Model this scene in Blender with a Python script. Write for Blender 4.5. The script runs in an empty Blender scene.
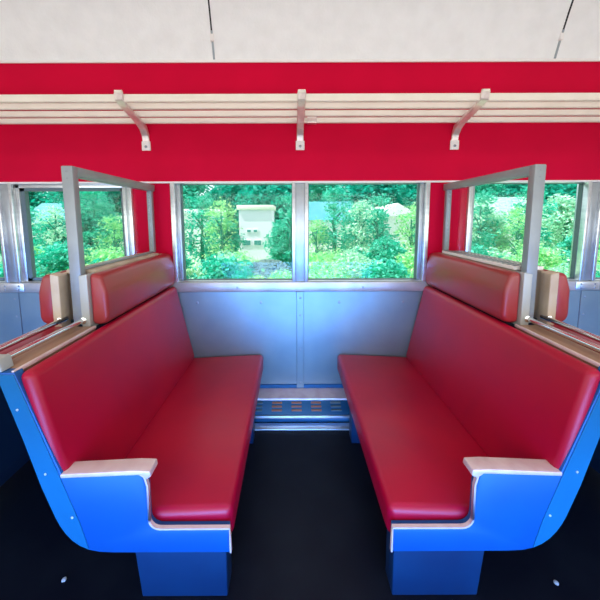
import bpy, bmesh, math, random
from mathutils import Vector, Matrix
random.seed(7)
scene = bpy.context.scene
COL = scene.collection
PI = math.pi

# ------------------------------------------------------------------ materials
def mat(name, col, rough=.5, metal=0., noise=None, bump=None, spec=.5, coat=0., trans=None):
    m = bpy.data.materials.new(name); m.use_nodes = True
    nt = m.node_tree; N = nt.nodes; L = nt.links
    b = N['Principled BSDF']
    b.inputs['Base Color'].default_value = (*col, 1)
    b.inputs['Roughness'].default_value = rough
    b.inputs['Metallic'].default_value = metal
    b.inputs['Specular IOR Level'].default_value = spec
    b.inputs['Coat Weight'].default_value = coat
    tc = N.new('ShaderNodeTexCoord')
    if noise:
        col2, sc, lo, hi = noise[:4]
        n = N.new('ShaderNodeTexNoise'); n.inputs['Scale'].default_value = sc; n.inputs['Detail'].default_value = 5
        if len(noise) > 4:
            mp = N.new('ShaderNodeMapping'); mp.inputs['Scale'].default_value = noise[4]
            L.new(tc.outputs['Object'], mp.inputs['Vector']); L.new(mp.outputs[0], n.inputs['Vector'])
        else:
            L.new(tc.outputs['Object'], n.inputs['Vector'])
        r = N.new('ShaderNodeValToRGB')
        r.color_ramp.elements[0].position = lo; r.color_ramp.elements[0].color = (*col, 1)
        r.color_ramp.elements[1].position = hi; r.color_ramp.elements[1].color = (*col2, 1)
        L.new(n.outputs['Fac'], r.inputs[0]); L.new(r.outputs[0], b.inputs['Base Color'])
    if bump:
        n2 = N.new('ShaderNodeTexNoise'); n2.inputs['Scale'].default_value = bump[0]; n2.inputs['Detail'].default_value = 4
        L.new(tc.outputs['Object'], n2.inputs['Vector'])
        bp = N.new('ShaderNodeBump'); bp.inputs['Strength'].default_value = bump[1]; bp.inputs['Distance'].default_value = bump[2]
        L.new(n2.outputs['Fac'], bp.inputs['Height']); L.new(bp.outputs[0], b.inputs['Normal'])
    if trans:
        t = N.new('ShaderNodeBsdfTranslucent'); t.inputs[0].default_value = (*trans, 1)
        mx = N.new('ShaderNodeMixShader'); mx.inputs[0].default_value = .4
        L.new(b.outputs[0], mx.inputs[1]); L.new(t.outputs[0], mx.inputs[2])
        L.new(mx.outputs[0], N['Material Output'].inputs[0])
    return m

def glass_mat(name, tint, gloss):
    m = bpy.data.materials.new(name); m.use_nodes = True
    N = m.node_tree.nodes; L = m.node_tree.links; N.remove(N['Principled BSDF'])
    t = N.new('ShaderNodeBsdfTransparent'); t.inputs[0].default_value = (*tint, 1)
    g = N.new('ShaderNodeBsdfGlossy'); g.inputs['Roughness'].default_value = .03
    mx = N.new('ShaderNodeMixShader'); mx.inputs[0].default_value = gloss
    L.new(t.outputs[0], mx.inputs[1]); L.new(g.outputs[0], mx.inputs[2]); L.new(mx.outputs[0], N['Material Output'].inputs[0])
    return m

M = {}
M['red_wall'] = mat('red wall paint', (.62, .0004, .036), .6, spec=.08, noise=((.56, .0004, .032), 3, .3, .7))
M['ceiling'] = mat('white pebbled ceiling', (.88, .885, .89), .6, noise=((.83, .835, .84), 9, .35, .7), bump=(70, .35, .01))
M['cream'] = mat('cream enamel', (.85, .78, .69), .4, noise=((.78, .70, .61), 6, .4, .8))
M['bracket'] = mat('rose grey bracket metal', (.72, .62, .60), .35, .6, noise=((.85, .78, .74), 20, .4, .6))
M['alu'] = mat('brushed aluminium', (.80, .83, .84), .3, .85, noise=((.62, .66, .68), 5, .35, .7, (1, 1, 6)))
M['alu_dark'] = mat('tarnished aluminium', (.38, .43, .46), .35, .8, noise=((.55, .60, .62), 5, .35, .7))
M['sill'] = mat('worn steel sill', (.42, .44, .42), .38, .6, noise=((.62, .58, .56), 3.5, .38, .62))
M['post'] = mat('grey painted frame', (.33, .37, .40), .45, .35, noise=((.28, .32, .35), 7, .35, .7))
M['trim_white'] = mat('off white trim', (.86, .82, .80), .5)
M['panel'] = mat('blue grey steel sheet', (.29, .36, .36), .38, .62, noise=((.19, .27, .31), 2.2, .3, .75), bump=(1.6, .25, .03))
M['blue'] = mat('bright blue metal', (.002, .10, .36), .42, .15, noise=((.002, .075, .30), 2.5, .3, .7))  # saturated blue base on the end panels, varied by noise
M['blue_strip'] = mat('sky blue metal', (.003, .15, .32), .42, .15, noise=((.003, .12, .27), 2.5, .3, .7))
M['blue_leg'] = mat('shaded leg blue', (.002, .04, .12), .45, .15, noise=((.002, .02, .075), 3, .3, .7))  # darker than the end panel: recess shade is put into the colour
M['shell'] = mat('dark blue shell', (.004, .02, .05), .5)
M['vinyl'] = mat('red vinyl', (.43, .001, .026), .38, noise=((.35, .001, .028), 3, .35, .7), bump=(160, .06, .002), spec=.38)
M['vinyl_head'] = mat('sheen toned red vinyl', (.38, .02, .03), .34, noise=((.30, .04, .035), 3, .35, .7), bump=(160, .06, .002), spec=.6)  # headrest sheen mixed into the base colour as a duller red
M['beige'] = mat('beige painted wood', (.62, .52, .40), .5, noise=((.50, .38, .27), 8, .35, .7))
M['plate'] = mat('pale grey plate', (.46, .48, .46), .45, .2)
M['wood'] = mat('brown ledge', (.34, .19, .12), .45, noise=((.42, .26, .17), 10, .3, .7, (6, .6, 6)))
M['chrome'] = mat('chrome', (.85, .85, .84), .12, 1.)
M['edge'] = mat('pinkish worn metal edge', (.80, .66, .66), .4, .3, noise=((.68, .50, .52), 12, .4, .7))
M['dark'] = mat('dark gap', (.012, .014, .018), .7)
M['gasket'] = mat('grey green gasket', (.10, .15, .16), .5)
M['floor'] = mat('dark navy linoleum', (.003, .004, .009), .5, noise=((.006, .008, .013), 5, .35, .7), spec=.15)
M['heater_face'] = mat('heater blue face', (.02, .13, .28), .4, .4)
M['orange'] = mat('orange louvre', (.34, .15, .09), .5)
M['screw'] = mat('screw head', (.30, .33, .36), .35, .7)
M['white_dot'] = mat('white screw head', (.4, .45, .5), .4)
M['glass'] = glass_mat('window glass', (.95, 1.0, .99), .008)
M['clear'] = glass_mat('clear glass', (.97, .99, .98), .03)
M['leaf_teal'] = mat('teal green leaves', (.002, .36, .25), .6, trans=(.004, .60, .40), noise=((.20, .85, .70), 6, .42, .62))
M['leaf_dark'] = mat('deep green leaves', (.001, .30, .22), .6, trans=(.002, .50, .36), noise=((.01, .56, .46), 3, .42, .62))
M['leaf_lime'] = mat('lime leaves', (.10, .60, .30), .6, trans=(.35, .85, .35), noise=((.72, .90, .50), 7, .42, .58))
M['leaf_pale'] = mat('pale leaves', (.10, .60, .42), .6, trans=(.5, .85, .6), noise=((.88, .95, .86), 7, .42, .58))
M['bark'] = mat('bark', (.02, .22, .16), .9, noise=((.06, .32, .24), 8, .3, .7))
M['ground'] = mat('grassy ground', (.25, .52, .30), .9, noise=((.62, .75, .55), 1.1, .35, .65))
M['gravel'] = mat('gravel', (.12, .20, .20), .9)
M['house_white'] = mat('white render', (.97, .92, .97), .7)
M['house_blue'] = mat('pale blue wall', (.93, .86, .98), .7)
M['roof_blue'] = mat('blue green roof', (.04, .26, .34), .6, noise=((.08, .34, .40), 3, .3, .7))
M['roof_cream'] = mat('cream fascia', (.92, .86, .74), .7)
M['house_glass'] = mat('house window', (.10, .35, .35), .2)

# ------------------------------------------------------------------ helpers
def finish(bm, name, m, parent=None, smooth=True, angle=35):
    me = bpy.data.meshes.new(name)
    bmesh.ops.recalc_face_normals(bm, faces=bm.faces)
    bm.to_mesh(me); bm.free()
    for p in me.polygons: p.use_smooth = smooth
    if smooth: me.set_sharp_from_angle(angle=math.radians(angle))
    for mm in (m if isinstance(m, (list, tuple)) else [m]): me.materials.append(mm)
    o = bpy.data.objects.new(name, me); COL.objects.link(o)
    if parent: o.parent = parent
    return o

def add_box(bm, x0, x1, y0, y1, z0, z1, bev=0, seg=2, mi=0):
    t = bmesh.new()
    vs = [t.verts.new((x, y, z)) for z in (z0, z1) for y in (y0, y1) for x in (x0, x1)]
    for f in ((0, 1, 3, 2), (4, 6, 7, 5), (0, 4, 5, 1), (2, 3, 7, 6), (0, 2, 6, 4), (1, 5, 7, 3)):
        t.faces.new([vs[i] for i in f])
    if bev: bmesh.ops.bevel(t, geom=t.edges[:], offset=bev, segments=seg, profile=.5, affect='EDGES')
    for f in t.faces: f.material_index = mi
    merge(bm, t)

def merge(bm, t):
    me = bpy.data.meshes.new('t'); t.to_mesh(me); t.free()
    bm.from_mesh(me); bpy.data.meshes.remove(me)

def add_prism(bm, pts, y0, y1, bev=0, seg=3, mi=0, axis='Y'):
    """outline pts in (x,z) swept along Y; axis='X' : pts are (y,z) swept along X"""
    t = bmesh.new()
    f = (lambda a, b, c: (a, c, b)) if axis == 'Y' else (lambda a, b, c: (c, a, b))
    A = [t.verts.new(f(p[0], p[1], y0)) for p in pts]
    B = [t.verts.new(f(p[0], p[1], y1)) for p in pts]
    n = len(pts)
    t.faces.new(A); t.faces.new(B[::-1])
    for i in range(n): t.faces.new((A[i], B[i], B[(i+1) % n], A[(i+1) % n]))
    bmesh.ops.recalc_face_normals(t, faces=t.faces)
    if bev: bmesh.ops.bevel(t, geom=t.edges[:], offset=bev, segments=seg, profile=.5, affect='EDGES')
    for q in t.faces: q.material_index = mi
    merge(bm, t)

def add_tube(bm, pts, r, n=12):
    pts = [Vector(p) for p in pts]; rings = []
    for i, p in enumerate(pts):
        d = (pts[min(i+1, len(pts)-1)] - pts[max(i-1, 0)]).normalized()
        a = d.cross(Vector((0, 0, 1)) if abs(d.z) < .9 else Vector((1, 0, 0))).normalized(); b = d.cross(a)
        rr = r[i] if isinstance(r, (list, tuple)) else r
        rings.append([bm.verts.new(p + rr*(math.cos(t*2*PI/n)*a + math.sin(t*2*PI/n)*b)) for t in range(n)])
    for i in range(len(rings)-1):
        for k in range(n): bm.faces.new((rings[i][k], rings[i][(k+1) % n], rings[i+1][(k+1) % n], rings[i+1][k]))
    bm.faces.new(rings[0]); bm.faces.new(rings[-1][::-1])

def add_disc(bm, c, r, h, axis, n=12):
    c = Vector(c); a = Vector(axis).normalized()
    add_tube(bm, [c, c + a*h*.6, c + a*h], [r, r, r*.6], n)

def bx(name, m, parent, *a, **k):
    bm = bmesh.new(); add_box(bm, *a, **k); return finish(bm, name, m, parent)

def strip_along(bm, path, w0, w1, th):
    """ribbon: path in (x,z), swept y=w0..w1, with thickness th on the left-hand side"""
    P = [Vector(p) for p in path]; Q = []
    for i, p in enumerate(P):
        d = (P[min(i+1, len(P)-1)] - P[max(i-1, 0)]).normalized()
        Q.append(p + Vector((-d.y, d.x))*th)
    for i in range(len(P)-1):
        quad = [P[i], P[i+1], Q[i+1], Q[i]]
        A = [bm.verts.new((q.x, w0, q.y)) for q in quad]; B = [bm.verts.new((q.x, w1, q.y)) for q in quad]
        bm.faces.new(A); bm.faces.new(B[::-1])
        for k in range(4): bm.faces.new((A[k], B[k], B[(k+1) % 4], A[(k+1) % 4]))
    bmesh.ops.remove_doubles(bm, verts=bm.verts, dist=1e-5)

def empty(name, loc=(0, 0, 0), rz=0, label=None, cat=None, group=None):
    o = bpy.data.objects.new(name, None); COL.objects.link(o); o.location = loc; o.rotation_euler = (0, 0, rz)
    o.empty_display_size = .1
    return tag(o, label, cat, group)
def tag(o, label=None, cat=None, group=None, kind=None):
    if label: o['label'] = label
    if cat: o['category'] = cat
    if group: o['group'] = group
    if kind: o['kind'] = kind
    return o
KIDS = {}
def copy_tree(o, parent=None):
    c = o.copy(); COL.objects.link(c)
    if parent: c.parent = parent
    for ch in [q for q in bpy.data.objects if q.parent == o and q != c]:
        copy_tree(ch, c)
    return c

# ------------------------------------------------------------------ car body
XE = 4.95            # half length of the part of the car that is built
YB = -3.0            # the wall behind the camera
WT, WB = 1.950, 1.106 # window opening top and bottom
PITCH = 2.45

tag(bx('floor', M['floor'], None, -XE, XE, YB, .0, -.06, 0), kind='structure')

# wall with the windows: red band above, red piers between, steel sheet below
bm = bmesh.new()
add_box(bm, -XE, XE, 0, .10, WT, 3.0)
piers = [(-3.87, -3.54), (-1.407, -1.085), (1.085, 1.407), (3.54, 3.87)]
for a, b in piers: add_box(bm, a, b, 0, .10, WB, WT)
wall = tag(finish(bm, 'wall_back', M['red_wall']), kind='structure')
bm = bmesh.new(); add_box(bm, -XE, XE, 0, .10, 0, WB)
low = finish(bm, 'lower_wall', M['panel'], wall)
# steel sheets, one between each pair of seams
seams = [-XE, -3.7, -2.47, -1.235, 0, 1.235, 2.47, 3.7, XE]
for a, b in zip(seams, seams[1:]):
    bm = bmesh.new(); add_box(bm, a+.004, b-.004, -.008, .001, .170, 1.02, bev=.003, seg=1)
    sh = finish(bm, 'steel_sheet', M['panel'], wall)
    for sx in (a + .34*(b-a)/1.235, b - .34*(b-a)/1.235):
        bm = bmesh.new(); add_disc(bm, (sx, -.008, .922), .012, .006, (0, -1, 0)); finish(bm, 'screw', M['screw'], sh)
for x in (-2.47, 0, 2.47):
    bm = bmesh.new(); add_box(bm, x-.032, x+.032, -.016, -.006, .14, 1.02, bev=.003, seg=1)
    cs = finish(bm, 'cover_strip', M['panel'], wall)
    for z in (.19, .50, .81, .965):
        bm = bmesh.new(); add_disc(bm, (x, -.016, z), .009, .006, (0, -1, 0)); finish(bm, 'screw', M['screw'], cs)
# sill band
bm = bmesh.new(); add_box(bm, -XE, XE, -.026, .002, 1.022, WB, bev=.006)
sill = tag(finish(bm, 'trim_1', M['sill']), kind='structure')
for x in (-3.05, -1.86, -.54, .54, 1.86, 3.05):
    bm = bmesh.new(); add_disc(bm, (x, -.026, 1.06), .010, .005, (0, -1, 0)); finish(bm, 'screw', M['screw'], sill)
for x in (-2.47, 2.47):
    bm = bmesh.new(); add_box(bm, x-.10, x+.10, -.034, -.024, 1.030, 1.102, bev=.004); jp = finish(bm, 'joint_plate', M['alu'], sill)
    for dx in (-.06, .06):
        for z in (1.05, 1.082):
            bm = bmesh.new(); add_disc(bm, (x+dx, -.034, z), .008, .004, (0, -1, 0)); finish(bm, 'screw', M['screw'], jp)
# white head trim over the windows, cornice under the ceiling
tag(bx('trim_2', M['trim_white'], None, -XE, XE, -.014, .0, WT-.006, WT+.010, bev=.004), kind='structure')
tag(bx('trim_3', M['trim_white'], None, -XE, XE, -.016, .0, 2.892, 2.914, bev=.005), kind='structure')
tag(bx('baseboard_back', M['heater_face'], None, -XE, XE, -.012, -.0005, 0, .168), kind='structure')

# windows: opening, aluminium frame, centre mullion, gasket and panes
def window(idx, x0, x1, heavy):
    xm = (x0+x1)/2
    root = tag(empty('window_%d' % idx, (xm, .05, WB)), kind='structure')
    def part(name, m, boxes, bev=.004):
        bm = bmesh.new()
        for (a, b, c, d, e, f) in boxes: add_box(bm, a-xm, b-xm, c-.05, d-.05, e-WB, f-WB, bev=bev)
        return finish(bm, name, m, root)
    w = .036
    part('frame', M['alu'], [(x0, x0+w, -.022, .09, WB, WT), (x1-w, x1, -.022, .09, WB, WT),
                             (x0, x1, -.004, .09, WT-.008, WT), (x0, x1, -.004, .09, WB, WB+.008)])
    part('inner_track', M['alu_dark'], [(x0+w, x0+w+.034, .012, .09, WB+.01, WT-.01), (x1-w-.034, x1-w, .012, .09, WB+.01, WT-.01)])
    part('mullion', M['alu'], [(xm-.068, xm-.040, -.02, .09, WB, WT), (xm+.040, xm+.068, -.02, .09, WB, WT)])
    part('mullion_channel', M['alu_dark'], [(xm-.040, xm+.040, -.004, .09, WB, WT)], bev=.002)
    g = .036 if heavy else .007
    for a, b in ((x0+w+.034, xm-.068), (xm+.068, x1-w-.034)):
        z0, z1 = WB+.008, WT-.008
        ins = .03 if heavy else 0
        a, b, z1 = a+ins, b-ins, z1-ins
        if heavy:
            part('sash', M['alu'], [(a-ins, a, .02, .075, z0, z1+ins), (b, b+ins, .02, .075, z0, z1+ins), (a-ins, b+ins, .02, .075, z1, z1+ins)], bev=.003)
        part('gasket', M['gasket'], [(a, a+g, .03, .07, z0, z1), (b-g*.5, b, .03, .07, z0, z1), (a, b, .03, .07, z0, z0+g*.7), (a, b, .03, .07, z1-g*.7, z1)], bev=0)
        part('pane', M['glass'], [(a, b, .048, .053, z0, z1)], bev=0)
window(1, -3.54, -1.407, True)
window(2, -1.085, 1.085, False)
window(3, 1.407, 3.54, False)

# ceiling: a steep pebbled cove running into a flat crown, both sides of the car
prof = [(0.02, 2.90), (0, 2.90), (-.03, 3.0), (-.065, 3.10), (-.10, 3.2), (-.14, 3.30), (-.22, 3.42), (-.40, 3.55), (-.75, 3.66), (-1.5, 3.70)]
prof += [(-3.0-y, z) for y, z in prof[::-1][1:]]
bm = bmesh.new()
outer = [(y, z+.06) for y, z in prof]
for i in range(len(prof)-1):
    q = [prof[i], prof[i+1], outer[i+1], outer[i]]
    A = [bm.verts.new((-XE, *p)) for p in q]; B = [bm.verts.new((XE, *p)) for p in q]
    bm.faces.new(A); bm.faces.new(B[::-1])
    for k in range(4): bm.faces.new((A[k], B[k], B[(k+1) % 4], A[(k+1) % 4]))
bmesh.ops.remove_doubles(bm, verts=bm.verts, dist=1e-5)
ceil = tag(finish(bm, 'ceiling', M['ceiling'], angle=60), kind='structure')
def cove(bm, x, hw, i0, i1, dy):
    for i in range(i0, i1):
        (y0, z0), (y1, z1) = prof[i], prof[i+1]
        q = [(y0-dy, z0-dy*.3), (y1-dy, z1-dy*.3), (y1+.002, z1+.002), (y0+.002, z0+.002)]
        A = [bm.verts.new((x-hw, *p)) for p in q]; B = [bm.verts.new((x+hw, *p)) for p in q]
        bm.faces.new(A); bm.faces.new(B[::-1])
        for k in range(4): bm.faces.new((A[k], B[k], B[(k+1) % 4], A[(k+1) % 4]))
for x in (-3.39, -.688, 2.04, 4.7):
    bm = bmesh.new(); cove(bm, x, .006, 3, 9, .003); finish(bm, 'ceiling_joint', M['dark'], ceil)
    bm = bmesh.new(); cove(bm, x, .008, 1, 3, .004); finish(bm, 'joint_strip', M['post'], ceil)
    bm = bmesh.new(); add_box(bm, x-.014, x+.014, -.062, -.036, 3.03, 3.09, bev=.004); finish(bm, 'joint_clip', M['trim_white'], ceil)

# end bulkheads and the wall on the other side, with its own row of windows (behind the camera)
for nm, a, b in (('wall_left', -XE-.08, -XE), ('wall_right', XE, XE+.08)):
    bm = bmesh.new(); add_prism(bm, [(0.1, 0), (0.1, 2.96)] + outer[1:-1] + [(-3.1, 2.96), (-3.1, 0)], a, b, axis='X')
    tag(finish(bm, nm, M['trim_white'], smooth=False), kind='structure')
bm = bmesh.new()
add_box(bm, -XE, XE, YB-.10, YB, 2.1, 2.96); add_box(bm, -XE, XE, YB-.10, YB, 0, .95)
for x in (-4.7, -2.45, 0, 2.45, 4.7): add_box(bm, x-.22, x+.22, YB-.10, YB, .95, 2.1)
tag(finish(bm, 'wall_front', M['trim_white'], smooth=False), kind='structure')

# ------------------------------------------------------------------ luggage rack
root = empty('luggage_rack', (0, 0, 2.21), label='long cream slatted luggage rack running across the red wall', cat='luggage rack')
for i, (y, z, r) in enumerate(((-.355, 2.492, .027), (-.255, 2.474, .023), (-.155, 2.452, .023), (-.060, 2.430, .022))):
    bm = bmesh.new()
    t = bmesh.new(); add_prism(t, [(y-.014, z-r), (y+.014, z-r), (y+.014, z+r), (y-.014, z+r)], -XE+.01, XE-.01, bev=.010, axis='X')
    merge(bm, t); o = finish(bm, 'rack_bar', M['cream'], root); o.location.z = -2.21
def bracket_mesh():
    bm = bmesh.new()
    c = [(-.004, 2.215), (-.006, 2.27), (-.022, 2.325), (-.055, 2.365), (-.12, 2.395), (-.22, 2.420), (-.32, 2.445), (-.385, 2.470), (-.392, 2.532)]
    top = [(-.372, 2.532), (-.366, 2.492), (-.32, 2.468), (-.22, 2.447), (-.12, 2.424), (-.035, 2.400), (-.001, 2.34), (0, 2.215)]
    add_prism(bm, c + top, -.028, .028, bev=.004, seg=1, axis='X')
    bmesh.ops.translate(bm, verts=bm.verts, vec=(0, 0, -2.21))
    return bm
br0 = finish(bracket_mesh(), 'bracket', M['bracket'], root, angle=30)
ft = bx('bracket_foot', M['trim_white'], br0, -.036, .036, -.012, 0, 0, .075, bev=.004)
bm = bmesh.new(); add_disc(bm, (0, -.012, .03), .011, .006, (0, -1, 0)); sc = finish(bm, 'screw', M['screw'], br0)
kn = bmesh.new(); add_tube(kn, [(-.020, -.383, .306), (-.023, -.383, .316), (.023, -.383, .316), (.020, -.383, .306)], .013, 8)
kn = finish(kn, 'bracket_tip', M['cream'], br0)
for x in (-3.84, -2.58, -1.268, 1.273, 2.60, 3.86):
    c = copy_tree(br0, root); c.location = (x, 0, 0)
bx('bar_sleeve', M['bracket'], root, .055, .13, -.082, -.040, .195, .245, bev=.004)

# ------------------------------------------------------------------ benches
def bench_local():
    """bench that faces +x; its back stands near x=-1.25, far end against the window wall (y=0), near end at y=-1.5"""
    R = empty('bench_seat', (-1.25, 0, 0))
    def P(name, m, bm, parent=R, **k):
        bmesh.ops.translate(bm, verts=bm.verts, vec=(1.25, 0, 0)); return finish(bm, name, m, parent, **k)
    # seat cushion: crowned slab
    bm = bmesh.new()
    add_prism(bm, [(-.325, .312), (-.325, .462), (-.97, .432), (-.97, .325)], -1.458, -.012, bev=.034, seg=5)
    P('seat_cushion', M['vinyl'], bm, angle=60)
    # backrest cushion
    bm = bmesh.new()
    add_prism(bm, [(-.925, .42), (-1.066, 1.073), (-1.132, 1.070), (-.99, .41)], -1.494, -.012, bev=.030, seg=5)
    P('backrest_cushion', M['vinyl'], bm, angle=60)
    # headrest cushion on the far two thirds
    bm = bmesh.new()
    add_prism(bm, [(-1.088, 1.086), (-1.075, 1.12), (-1.078, 1.26), (-1.105, 1.352), (-1.168, 1.362), (-1.168, 1.080), (-1.12, 1.076)], -.985, -.012, bev=.022, seg=4)
    P('headrest_cushion', M['vinyl_head'], bm, angle=60)
    bm = bmesh.new(); add_prism(bm, [(-1.166, 1.06), (-1.210, 1.06), (-1.212, 1.352), (-1.166, 1.362)], -1.0, -.93, bev=.004)
    P('headrest_plate', M['plate'], bm)
    bm = bmesh.new(); add_box(bm, -1.200, -1.168, -.93, -.014, 1.08, 1.356, bev=.006)
    P('headrest_board', M['beige'], bm)
    # seat shell behind and below the cushions
    bm = bmesh.new()
    add_prism(bm, [(-.36, .310), (-.36, .318), (-.985, .328), (-1.145, 1.062), (-1.185, 1.062), (-1.055, .44), (-1.0, .33), (-.88, .305), (-.36, .305)], -1.46, -.02)
    P('seat_shell', M['shell'], bm, smooth=False)
    bm = bmesh.new(); add_box(bm, -.375, -.350, -1.45, -.02, .295, .316, bev=.004)
    P('front_rail', M['shell'], bm)
    # end panel at the aisle: one pressed sheet with arm, ledge and raked back strip
    arc = [(-.655+.045-.045*math.cos(t), .453-.045*math.sin(t)) for t in [k*PI/2/5 for k in range(6)]]
    pts = [(-.333, .305), (-.333, .408)] + arc[::-1] + [(-.655, .60), (-.672, .652), (-.70, .663), (-.985, .650),
           (-1.128, 1.077), (-1.200, 1.077), (-1.165, .965), (-1.122, .80), (-1.070, .60), (-1.028, .47), (-1.013, .430), (-.993, .393), (-.968, .361), (-.938, .336), (-.90, .318), (-.86, .309), (-.80, .306)]
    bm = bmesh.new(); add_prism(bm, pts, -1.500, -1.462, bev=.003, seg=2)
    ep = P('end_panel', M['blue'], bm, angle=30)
    bm = bmesh.new()
    add_prism(bm, [(-.992, .648), (-1.130, 1.070), (-1.196, 1.070), (-1.118, .80), (-1.066, .60), (-1.024, .47), (-1.009, .433), (-.989, .397), (-.964, .366), (-.935, .342), (-.90, .324), (-.93, .45)], -1.5035, -1.499, bev=.001, seg=1)
    bs = P('back_strip', M['blue_strip'], bm, ep, angle=30)
    for x, z in ((-1.128, .93), (-1.045, .66), (-.955, .47)):
        bm = bmesh.new(); add_disc(bm, (x, -1.5035, z), .005, .003, (0, -1, 0)); P('screw', M['white_dot'], bm, ep)
    # metal edging over the arm, down the arm front and along the ledge
    edge = [(-.331, .305), (-.331, .410)] + [(x, z+.001) for x, z in arc[::-1]] + [(-.653, .60), (-.664, .645), (-.67, .668)]
    bm = bmesh.new(); strip_along(bm, edge, -1.502, -1.486, -.007)
    P('edge_trim', M['edge'], bm, ep, angle=50)
    bm = bmesh.new()
    add_prism(bm, [(-.632, .645), (-.636, .668), (-.70, .671), (-.99, .656), (-.99, .640), (-.68, .652), (-.655, .632)], -1.503, -1.435, bev=.004)
    P('armrest', M['edge'], bm, angle=30)
    # pedestals
    for y0, y1 in ((-1.43, -1.33), (-.52, -.42)):
        bm = bmesh.new(); add_prism(bm, [(-.362, 0), (-.362, .306), (-.765, .306), (-.738, 0)], y0, y1, bev=.006)
        P('pedestal', M['blue_leg'], bm)
    # ledge on top of the back and the chrome rail beside it
    bm = bmesh.new(); add_box(bm, -1.245, -1.140, -1.47, -1.0, 1.052, 1.076, bev=.003)
    lg = P('back_ledge', M['wood'], bm)
    bm = bmesh.new(); add_box(bm, -1.145, -1.133, -1.495, -1.0, 1.066, 1.082, bev=.003)
    P('ledge_edge', M['edge'], bm, lg)
    bm = bmesh.new(); add_tube(bm, [(-1.212, -1.465, 1.108), (-1.205, -.96, 1.108)], .0135)
    gr = P('grab_rail', M['chrome'], bm)
    bm = bmesh.new(); add_prism(bm, [(-1.175, 1.078), (-1.185, 1.128), (-1.235, 1.128), (-1.245, 1.078)], -1.50, -1.445, bev=.005)
    P('rail_cap', M['plate'], bm, gr)
    bm = bmesh.new(); add_disc(bm, (-1.20, -1.0, 1.108), .018, .008, (0, -1, 0))
    P('rail_flange', M['chrome'], bm, gr)
    return R

G = 'red upholstered bench seats'
left = bench_local()
tag(left, 'red vinyl bench seat facing right, with blue end panel, in left foreground', 'bench', G)
def mirror(o, parent=None):
    """a left-handed copy: meshes mirrored in x, so no negative scale"""
    c = o.copy(); COL.objects.link(c); c.parent = parent
    c.location.x = -o.location.x
    if o.type == 'MESH':
        me = o.data.copy(); me.transform(Matrix.Scale(-1, 4, (1, 0, 0))); me.flip_normals(); c.data = me
    for ch in [q for q in bpy.data.objects if q.parent == o and q != c]: mirror(ch, c)
    return c
right = mirror(left)
right['label'] = 'red vinyl bench seat facing left, with blue end panel, in right foreground'
far_r = copy_tree(left); far_r.location = (1.27, 0, 0)
far_r['label'] = 'red bench at right edge, mostly hidden, back to back behind the right foreground bench'
far_l = copy_tree(right); far_l.location = (-1.28, 0, 0)
for b in (far_l, far_r):
    for ch in b.children:
        if ch.name.startswith('headrest_plate'):
            ch.material_slots[0].link = 'OBJECT'; ch.material_slots[0].material = M['beige']
        if ch.name.startswith('back_ledge'):
            ch.material_slots[0].link = 'OBJECT'; ch.material_slots[0].material = M['vinyl']; ch['label'] = 'red ledge'
far_l['label'] = 'red bench at left edge, mostly hidden, back to back behind the left foreground bench'

# perforated metal cap bridging the two headrests of each back-to-back pair
for s, lab in ((-1, 'plain beige cap strip on top of the left headrests'), (1, 'silver cap strip with dark slots on top of the right headrests')):
    root = empty('headrest_cap', (s*1.25, 0, 1.363 if s < 0 else 1.374), label=lab, cat='cap strip')
    bx('cap_strip', M['beige'] if s < 0 else M['trim_white'], root, -.082, -.024, -.92, -.10, -.012, .008, bev=.002)
    bx('cap_strip', M['beige'] if s < 0 else M['trim_white'], root, .024, .082, -.92, -.10, -.012, .008, bev=.002)
    bx('cap_strip', M['beige'] if s < 0 else M['trim_white'], root, -.024, .024, -.94, -.10, .002, .007)
    if s > 0:
        for i in range(18):
            y = -.90 + i*.045
            for x0 in (-.072, -.02, .032):
                bx('slot', M['gasket'], root, x0, x0+.036, y, y+.018, .0075, .0095)

# ------------------------------------------------------------------ windscreen partitions above the backs
for s, lab in ((-1, 'grey metal windscreen frame standing above the left seat backs'), (1, 'grey metal windscreen frame standing above the right seat backs')):
    root = empty('windscreen_frame', (-1.233 if s < 0 else 1.213, 0, 1.0), label=lab, cat='partition frame')
    def pp(name, m, *a, **k):
        return bx(name, m, root, *a, **k)
    x = s*.0
    pp('post', M['post'], x-.030, x+.030, -.992, -.947, .08, .928, bev=.006)
    pp('post', M['post'], x-.020, x+.020, -.085, -.045, .372, .90, bev=.005)
    pp('top_rail', M['post'], x-.028, x+.028, -.955, -.03, .876, .928, bev=.006)
    pp('bottom_rail', M['post'], x-.012, x+.012, -.955, -.09, .372, .385, bev=.003)
    pp('glass_pane', M['clear'], x-.003, x+.003, -.954, -.086, .386, .875)
    for z in (.90, .865):
        bm = bmesh.new(); add_disc(bm, (0, -.992, z), .005, .003, (0, -1, 0)); finish(bm, 'screw', M['screw'], root)

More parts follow.
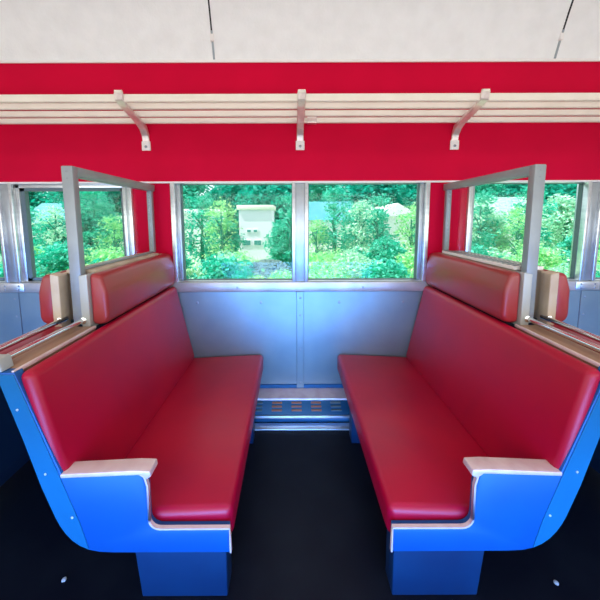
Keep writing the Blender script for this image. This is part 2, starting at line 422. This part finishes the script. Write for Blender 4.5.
# ------------------------------------------------------------------ heater duct along the foot of the wall
root = empty('floor_heater', (0, 0, 0), label='low metal heater duct with orange louvres along the foot of the wall', cat='heater')
bm = bmesh.new(); add_prism(bm, [(-.014, .004), (-.014, .128), (-.165, .128), (-.290, .060), (-.290, .004)], -XE+.02, XE-.02, axis='X', bev=.002, seg=1)
finish(bm, 'casing', M['heater_face'], root)
bm = bmesh.new(); add_prism(bm, [(-.014, .129), (-.014, .135), (-.172, .135), (-.176, .120), (-.168, .120), (-.165, .129)], -XE+.02, XE-.02, axis='X')
finish(bm, 'top_plate', M['edge'], root, smooth=False)
bx('lower_lip', M['alu'], root, -XE+.02, XE-.02, -.306, -.288, .048, .066, bev=.004)
bx('kick_strip', M['alu'], root, -XE+.02, XE-.02, -.386, -.310, .002, .014, bev=.003)
dz = .068/.125
for i in range(14):
    xc = -1.78 + i*.163 + (.0 if i < 8 else .0)
    xc = -.20 + (i-5)*.163
    bm = bmesh.new()
    for k in range(3):
        yc = -.195 - k*.028; zc = .128 - (-yc-.165)*dz + .001
        add_box(bm, xc-.042, xc+.042, yc-.010, yc+.006, zc-.004, zc+.006, bev=.001, seg=1)
    finish(bm, 'louvre', M['orange'] if i % 4 != 0 or i == 0 else M['gasket'], root)

# floor bolts
for x, y, lab in ((-1.13, -1.365, 'small pale bolt head on the dark floor at lower left'), (1.124, -1.386, 'small pale bolt head on the dark floor at lower right')):
    bm = bmesh.new(); add_disc(bm, (0, 0, 0), .010, .007, (0, 0, 1))
    o = finish(bm, 'floor_bolt', M['white_dot']); o.location = (x, y, 0)
    tag(o, lab, 'bolt', 'floor bolts')

# ------------------------------------------------------------------ outside
GZ = -1.2
bm = bmesh.new()
n = 40
vs = [[bm.verts.new((-60+120*i/n, .9+70*j/n, GZ + .12*math.sin(i*.9)*math.sin(j*1.3))) for j in range(n+1)] for i in range(n+1)]
for i in range(n):
    for j in range(n): bm.faces.new((vs[i][j], vs[i+1][j], vs[i+1][j+1], vs[i][j+1]))
tag(finish(bm, 'floor_outside', M['ground']), kind='structure').name = 'ground'

def leaf_mesh(name, blobs, per, size, rnd):
    V, F = [], []
    for (c, r) in blobs:
        for _ in range(per):
            d = Vector((rnd.gauss(0, 1), rnd.gauss(0, 1), rnd.gauss(0, 1))).normalized()*r*(rnd.random()**.4)
            p = Vector(c) + Vector((d.x, d.y, d.z*.8))
            a = Vector((rnd.gauss(0, 1), rnd.gauss(0, 1), rnd.gauss(0, .5))).normalized()
            b = a.cross(Vector((rnd.gauss(0, 1), rnd.gauss(0, 1), rnd.gauss(0, 1)))).normalized()
            s = size*rnd.uniform(.6, 1.3); k = len(V)
            V += [p - a*s, p + b*s*.45, p + a*s, p - b*s*.45]; F.append((k, k+1, k+2, k+3))
    me = bpy.data.meshes.new(name); me.from_pydata(V, [], F); return me

def tree_protos(h, w, mname, seed, size, nb, per, z0=.3):
    rnd = random.Random(seed)
    blobs = []
    for i in range(nb):
        t = rnd.random(); z = h*(z0 + (1-z0)*t)
        rad = w*math.sin(PI*min(1, .18+.8*t))**.6
        an = rnd.uniform(0, 2*PI); q = rad*math.sqrt(rnd.random())
        blobs.append(((q*math.cos(an), q*math.sin(an), z), w*rnd.uniform(.30, .60)))
    me = leaf_mesh('foliage', blobs, per, size, rnd); me.materials.append(M[mname])
    bm = bmesh.new()
    add_tube(bm, [(0, 0, 0), (.05*w, 0, h*.35), (-.03*w, .02, h*.85)], [.035*h, .025*h, .008*h], 8)
    for k in range(6):
        a = k*1.1; z = h*(z0+.1+.06*k)
        add_tube(bm, [(0, 0, z), (w*.5*math.cos(a), w*.5*math.sin(a), z+h*.12)], [.014*h, .004*h], 6)
    tm = bpy.data.meshes.new('trunk'); bm.to_mesh(tm); bm.free(); tm.materials.append(M['bark'])
    return me, tm
def plant(proto, name, x, y, sc, rz, label, cat, group):
    root = empty(name, (x, y, GZ), rz, label, cat, group); root.scale = (sc, sc, sc)
    for nm, me in (('foliage', proto[0]), ('trunk', proto[1])):
        o = bpy.data.objects.new(nm, me); COL.objects.link(o); o.parent = root
    return root
T1 = tree_protos(7.5, 3.0, 'leaf_teal', 1, .22, 46, 190, .16)
T2 = tree_protos(8.0, 3.2, 'leaf_dark', 2, .26, 46, 190, .12)
T3 = tree_protos(6.0, 2.2, 'leaf_pale', 3, .20, 40, 150, .25)
S1 = tree_protos(1.7, 1.1, 'leaf_lime', 4, .085, 30, 120, .12)
S2 = tree_protos(1.9, 1.1, 'leaf_teal', 5, .10, 30, 120, .12)
S3 = tree_protos(1.5, 1.0, 'leaf_pale', 6, .08, 30, 110, .12)
sx = lambda px, d: (px-291.5)/305*d - .0765     # where along the track a sight line to a column of the picture runs
rnd = random.Random(11)
far = 'trees behind the houses seen through the windows'
for i in range(18):
    x = -36 + i*4.3 + rnd.uniform(-.6, .6); y = (26, 31)[i % 2] + rnd.uniform(-1, 1)
    plant(T2 if i % 3 else T1, 'tree', x, y, rnd.uniform(.95, 1.1), rnd.uniform(0, 6), 'tall green tree in the dense row at the back, seen through the windows', 'tree', far)
near = [(sx(8, 18), 15.4, T1, .5, 'teal leaved tree seen through the far left window'),
        (sx(60, 16), 13.4, T1, .36, 'small teal leaved tree in the left part of the left side window'),
        (sx(93, 17), 14.4, T2, .48, 'dark leaved tree right of the left frame post, in the left side window'),
        (sx(223, 18), 15.4, T1, .36, 'teal leaved tree between the two pale buildings in left centre pane'),
        (sx(286, 17), 14.4, T1, .34, 'teal leaved tree just left of the centre window mullion'),
        (sx(364, 18), 15.4, T1, .46, 'teal leaved tree between the blue roofed house and the white shed'),
        (sx(440, 17), 14.4, T3, .55, 'pale leaved tree hidden mostly by the right red pier'),
        (sx(490, 16), 13.4, T3, .48, 'pale leaved tree at left of the right side window'),
        (sx(565, 17), 14.4, T3, .62, 'pale leaved tree right of the right frame post')]
for x, y, p, s, lab in near: plant(p, 'tree', x, y, s, rnd.uniform(0, 6), lab, 'tree', None)
shr = 'shrubs growing beside the track outside'
k = 0
for row, (y, st, off) in enumerate(((5.6, 1.45, 0), (7.6, 1.75, .5), (9.8, 2.1, .2))):
    x = -13.5 - row*2 + off
    while x < 14 + row*2:
        px = 291.5 + (x+.0765)*305/(y+2.6)
        if 243 < px < 292 and row > 0: x += st; continue
        p = (S1, S3, S1, S2)[(k + row) % 4] if px > 300 else (S2, S1, S2, S3)[(k+row) % 4]
        sc = rnd.uniform(.72, .98) * (1.05 if row else .86)
        kind = {id(S1): 'lime green', id(S2): 'teal green', id(S3): 'pale green'}[id(p)]
        plant(p, 'shrub', x+rnd.uniform(-.3, .3), y+rnd.uniform(-.4, .4), sc, rnd.uniform(0, 6),
              '%s leafy shrub in the undergrowth outside the windows' % kind, 'shrub', kind + ' ' + shr)
        k += 1; x += st

# houses
def house(name, x, y, w, d, h, wall_m, roof, roof_m, label, cat, wins, z0=GZ):
    R = empty(name, (x, y, z0), label=label, cat=cat)
    bx('wall', wall_m, R, -w/2, w/2, 0, d, 0, h)
    if roof == 'flat':
        bx('fascia', roof_m, R, -w/2-.12, w/2+.12, -.14, d+.14, h, h+.30, bev=.02)
    else:
        bm = bmesh.new()
        if roof == 'gable_front':
            add_prism(bm, [(-w/2-.3, h), (0, h+w*.34), (w/2+.3, h)], -.3, d+.3)
        else:
            add_prism(bm, [(-.5, h-.05), (d/2, h+d*.34), (d+.5, h-.05)], -w/2-.3, w/2+.3, axis='X')
        finish(bm, 'roof', roof_m, R, smooth=False)
    for (a, b, c, e) in wins:
        f = bx('window', M['house_white'], R, a-.06, b+.06, -.04, .0, c-.06, e+.06)
        bx('pane', M['house_glass'], f, a, b, -.055, -.041, c, e)
    return R
house('house', sx(256, 20), 17.4, 2.15, 3, 3.35, M['house_blue'], 'flat', M['roof_cream'], 'tall pale blue building with cream flat top, in the left centre pane', 'building',
      [(-.55, -.32, 1.9, 2.05), (-.12, .1, 1.9, 2.05), (-.85, -.35, 1.05, 1.35), (-.1, .35, 1.05, 1.35)])
house('house', sx(200, 20), 17.4, 2.1, 3, 3.1, M['house_white'], 'flat', M['house_white'], 'small white building with grey door, at left of left centre pane', 'building',
      [(-.7, -.5, .4, 1.9), (.35, .75, 1.6, 2.2)])
house('house', sx(329, 22), 19.4, 3.2, 4, 2.7, M['house_white'], 'gable_side', M['roof_blue'], 'white house with blue green roof, in the right centre pane', 'building',
      [(-1.2, -.9, .9, 2.0), (-.5, -.1, .9, 2.0), (.3, .6, .9, 2.0), (1.1, 1.35, .9, 2.0)])
house('house', sx(396, 21), 18.4, 2.6, 4, 2.9, M['house_white'], 'gable_front', M['house_white'], 'plain white gabled shed, at right of right centre pane', 'building', [(-.9, .1, .9, 1.1)])
house('house', sx(521, 22), 19.4, 3.6, 4, 3.0, M['house_white'], 'gable_side', M['leaf_pale'], 'white house with pale green roof, behind the right windscreen post', 'building',
      [(-.2, 0, 1.4, 2.4), (.6, .8, 1.4, 2.4)])
house('house', sx(45, 21), 18.4, 2.6, 4, 2.6, M['house_white'], 'gable_side', M['roof_blue'], 'small white house with blue roof, in the left side window', 'building', [(.2, .6, 1.0, 1.9)])
house('house', sx(118, 20), 17.4, 1.3, 3, 2.7, M['house_white'], 'flat', M['house_white'], 'narrow white hut at the right end of the left side window', 'building', [(-.3, .1, 1.2, 1.8)])
# slender saplings with thin crowns in front of the houses
P1 = tree_protos(3.6, .75, 'leaf_pale', 21, .07, 34, 42, .25)
P2 = tree_protos(4.0, .85, 'leaf_teal', 22, .09, 34, 50, .25)
P3 = tree_protos(3.4, .8, 'leaf_lime', 23, .07, 34, 42, .25)
x = -11.0; k = 0
while x < 12:
    px = 291.5 + (x+.0765)*305/(10.6+2.6)
    if not (240 < px < 276):
        p, kd = ((P1, 'pale green'), (P2, 'teal green'), (P3, 'lime green'), (P2, 'teal green'))[k % 4]
        plant(p, 'sapling', x, 11.6 + .7*(k % 2), rnd.uniform(.8, 1.1), rnd.uniform(0, 6), '%s slender sapling in front of the houses outside the windows' % kd, 'tree', kd + ' saplings in front of the houses')
    k += 1; x += rnd.uniform(.9, 1.5)
# gravel heap
rg = random.Random(5); bm = bmesh.new()
for i in range(1500):
    a = rg.uniform(0, 2*PI); q = math.sqrt(rg.random())
    x, y = q*1.5*math.cos(a), q*2.6*math.sin(a); z = .95*(1-q*q) + rg.uniform(-.05, .05)
    t = Matrix.Translation((x, y, max(z, .02))) @ Matrix.Rotation(rg.uniform(0, 3), 4, 'Z') @ Matrix.Diagonal((rg.uniform(.6, 1.5), 1, .7, 1))
    bmesh.ops.create_icosphere(bm, subdivisions=1, radius=rg.uniform(.06, .14), matrix=t)
o = finish(bm, 'gravel', M['gravel'], smooth=False); o.location = (sx(268, 13.2), 10.4, GZ)
tag(o, 'blue grey heap of gravel in front of the pale blue building', 'gravel', kind='stuff')
# grass
rg = random.Random(8); V, F = [], []
for i in range(16000):
    x, y = rg.uniform(-20, 20), rg.uniform(4.5, 18)
    a = rg.uniform(0, PI); w = .03; h = rg.uniform(.15, .42); k = len(V)
    dx, dy = w*math.cos(a), w*math.sin(a)
    V += [(x-dx, y-dy, GZ-.1), (x+dx, y+dy, GZ-.1), (x+rg.uniform(-.1, .1), y+rg.uniform(-.1, .1), GZ+h)]; F.append((k, k+1, k+2))
me = bpy.data.meshes.new('grass'); me.from_pydata(V, [], F); me.materials.append(M['leaf_lime'])
o = bpy.data.objects.new('grass', me); COL.objects.link(o); tag(o, 'bright long grass on the ground outside the windows', 'grass', kind='stuff')

# ------------------------------------------------------------------ light
W = bpy.data.worlds.new('sky'); scene.world = W; W.use_nodes = True
N = W.node_tree.nodes; L = W.node_tree.links
sky = N.new('ShaderNodeTexSky'); sky.sky_type = 'HOSEK_WILKIE'; sky.turbidity = 4
el = math.radians(56); az = Vector((-.80, -.22, 0)).normalized()
sd = Vector((az.x*math.cos(el), az.y*math.cos(el), math.sin(el))); sky.sun_direction = sd
bg = N['Background']; bg.inputs[1].default_value = 2.0
mixn = N.new('ShaderNodeMix'); mixn.data_type = 'RGBA'; mixn.inputs[0].default_value = .6
L.new(sky.outputs[0], mixn.inputs[6]); mixn.inputs[7].default_value = (.9, 1.0, 1.0, 1)
L.new(mixn.outputs[2], bg.inputs[0])
su = bpy.data.lights.new('sun', 'SUN'); su.energy = 6.5; su.angle = .01; su.color = (1, .97, .9)
so = bpy.data.objects.new('sun', su); COL.objects.link(so); so.rotation_euler = (-sd).to_track_quat('-Z', 'Y').to_euler()
def area(name, loc, rot, sx_, sy_, e, col):
    l = bpy.data.lights.new(name, 'AREA'); l.shape = 'RECTANGLE'; l.size = sx_; l.size_y = sy_; l.energy = e; l.color = col
    o = bpy.data.objects.new(name, l); COL.objects.link(o); o.location = loc; o.rotation_euler = rot
    return o
# daylight through the windows on the camera's side
area('daylight_windows', (0, -2.97, 1.55), (PI/2, 0, 0), 8.5, 1.1, 44, (1.0, .955, .90))
# added blue fill low down, in front of the solid wall on that side
lo = area('low_blue_fill', (0, -2.96, .43), (math.radians(87), 0, 0), 7.0, .80, 86, (.12, .36, 1.0)); lo.data.spread = math.radians(70)
# added overhead fill along the car, without any lamp fixture
area('overhead_fill', (0, -1.75, 3.55), (0, 0, 0), 8.5, .25, 22, (1.0, .92, .83))
# added fill aimed up into the coves, standing in for bounced daylight
area('cove_fill', (0, -2.55, 1.9), (math.radians(140), 0, 0), 8.5, .5, 24, (1.0, .955, .90))

# ------------------------------------------------------------------ camera
cam = bpy.data.cameras.new('camera'); co = bpy.data.objects.new('camera', cam); COL.objects.link(co)
u = Vector((.999993, -.001381, -.003479)); w = Vector((.003609, .108879, .994048)); f = Vector((.000994, .994054, -.108884))
co.matrix_world = Matrix(((u.x, w.x, -f.x, -.0765), (u.y, w.y, -f.y, -2.6), (u.z, w.z, -f.z, 1.66), (0, 0, 0, 1)))
cam.sensor_width = 36; cam.sensor_fit = 'HORIZONTAL'; cam.lens = 304.98/600*36
cam.shift_x = (300-291.55)/600; cam.shift_y = (250.63-300)/600
cam.clip_start = .02; cam.clip_end = 500
scene.camera = co
scene.view_settings.view_transform = 'Standard'; scene.view_settings.look = 'None'
scene.view_settings.gamma = 1; scene.view_settings.exposure = 0; scene.view_settings.use_curve_mapping = False
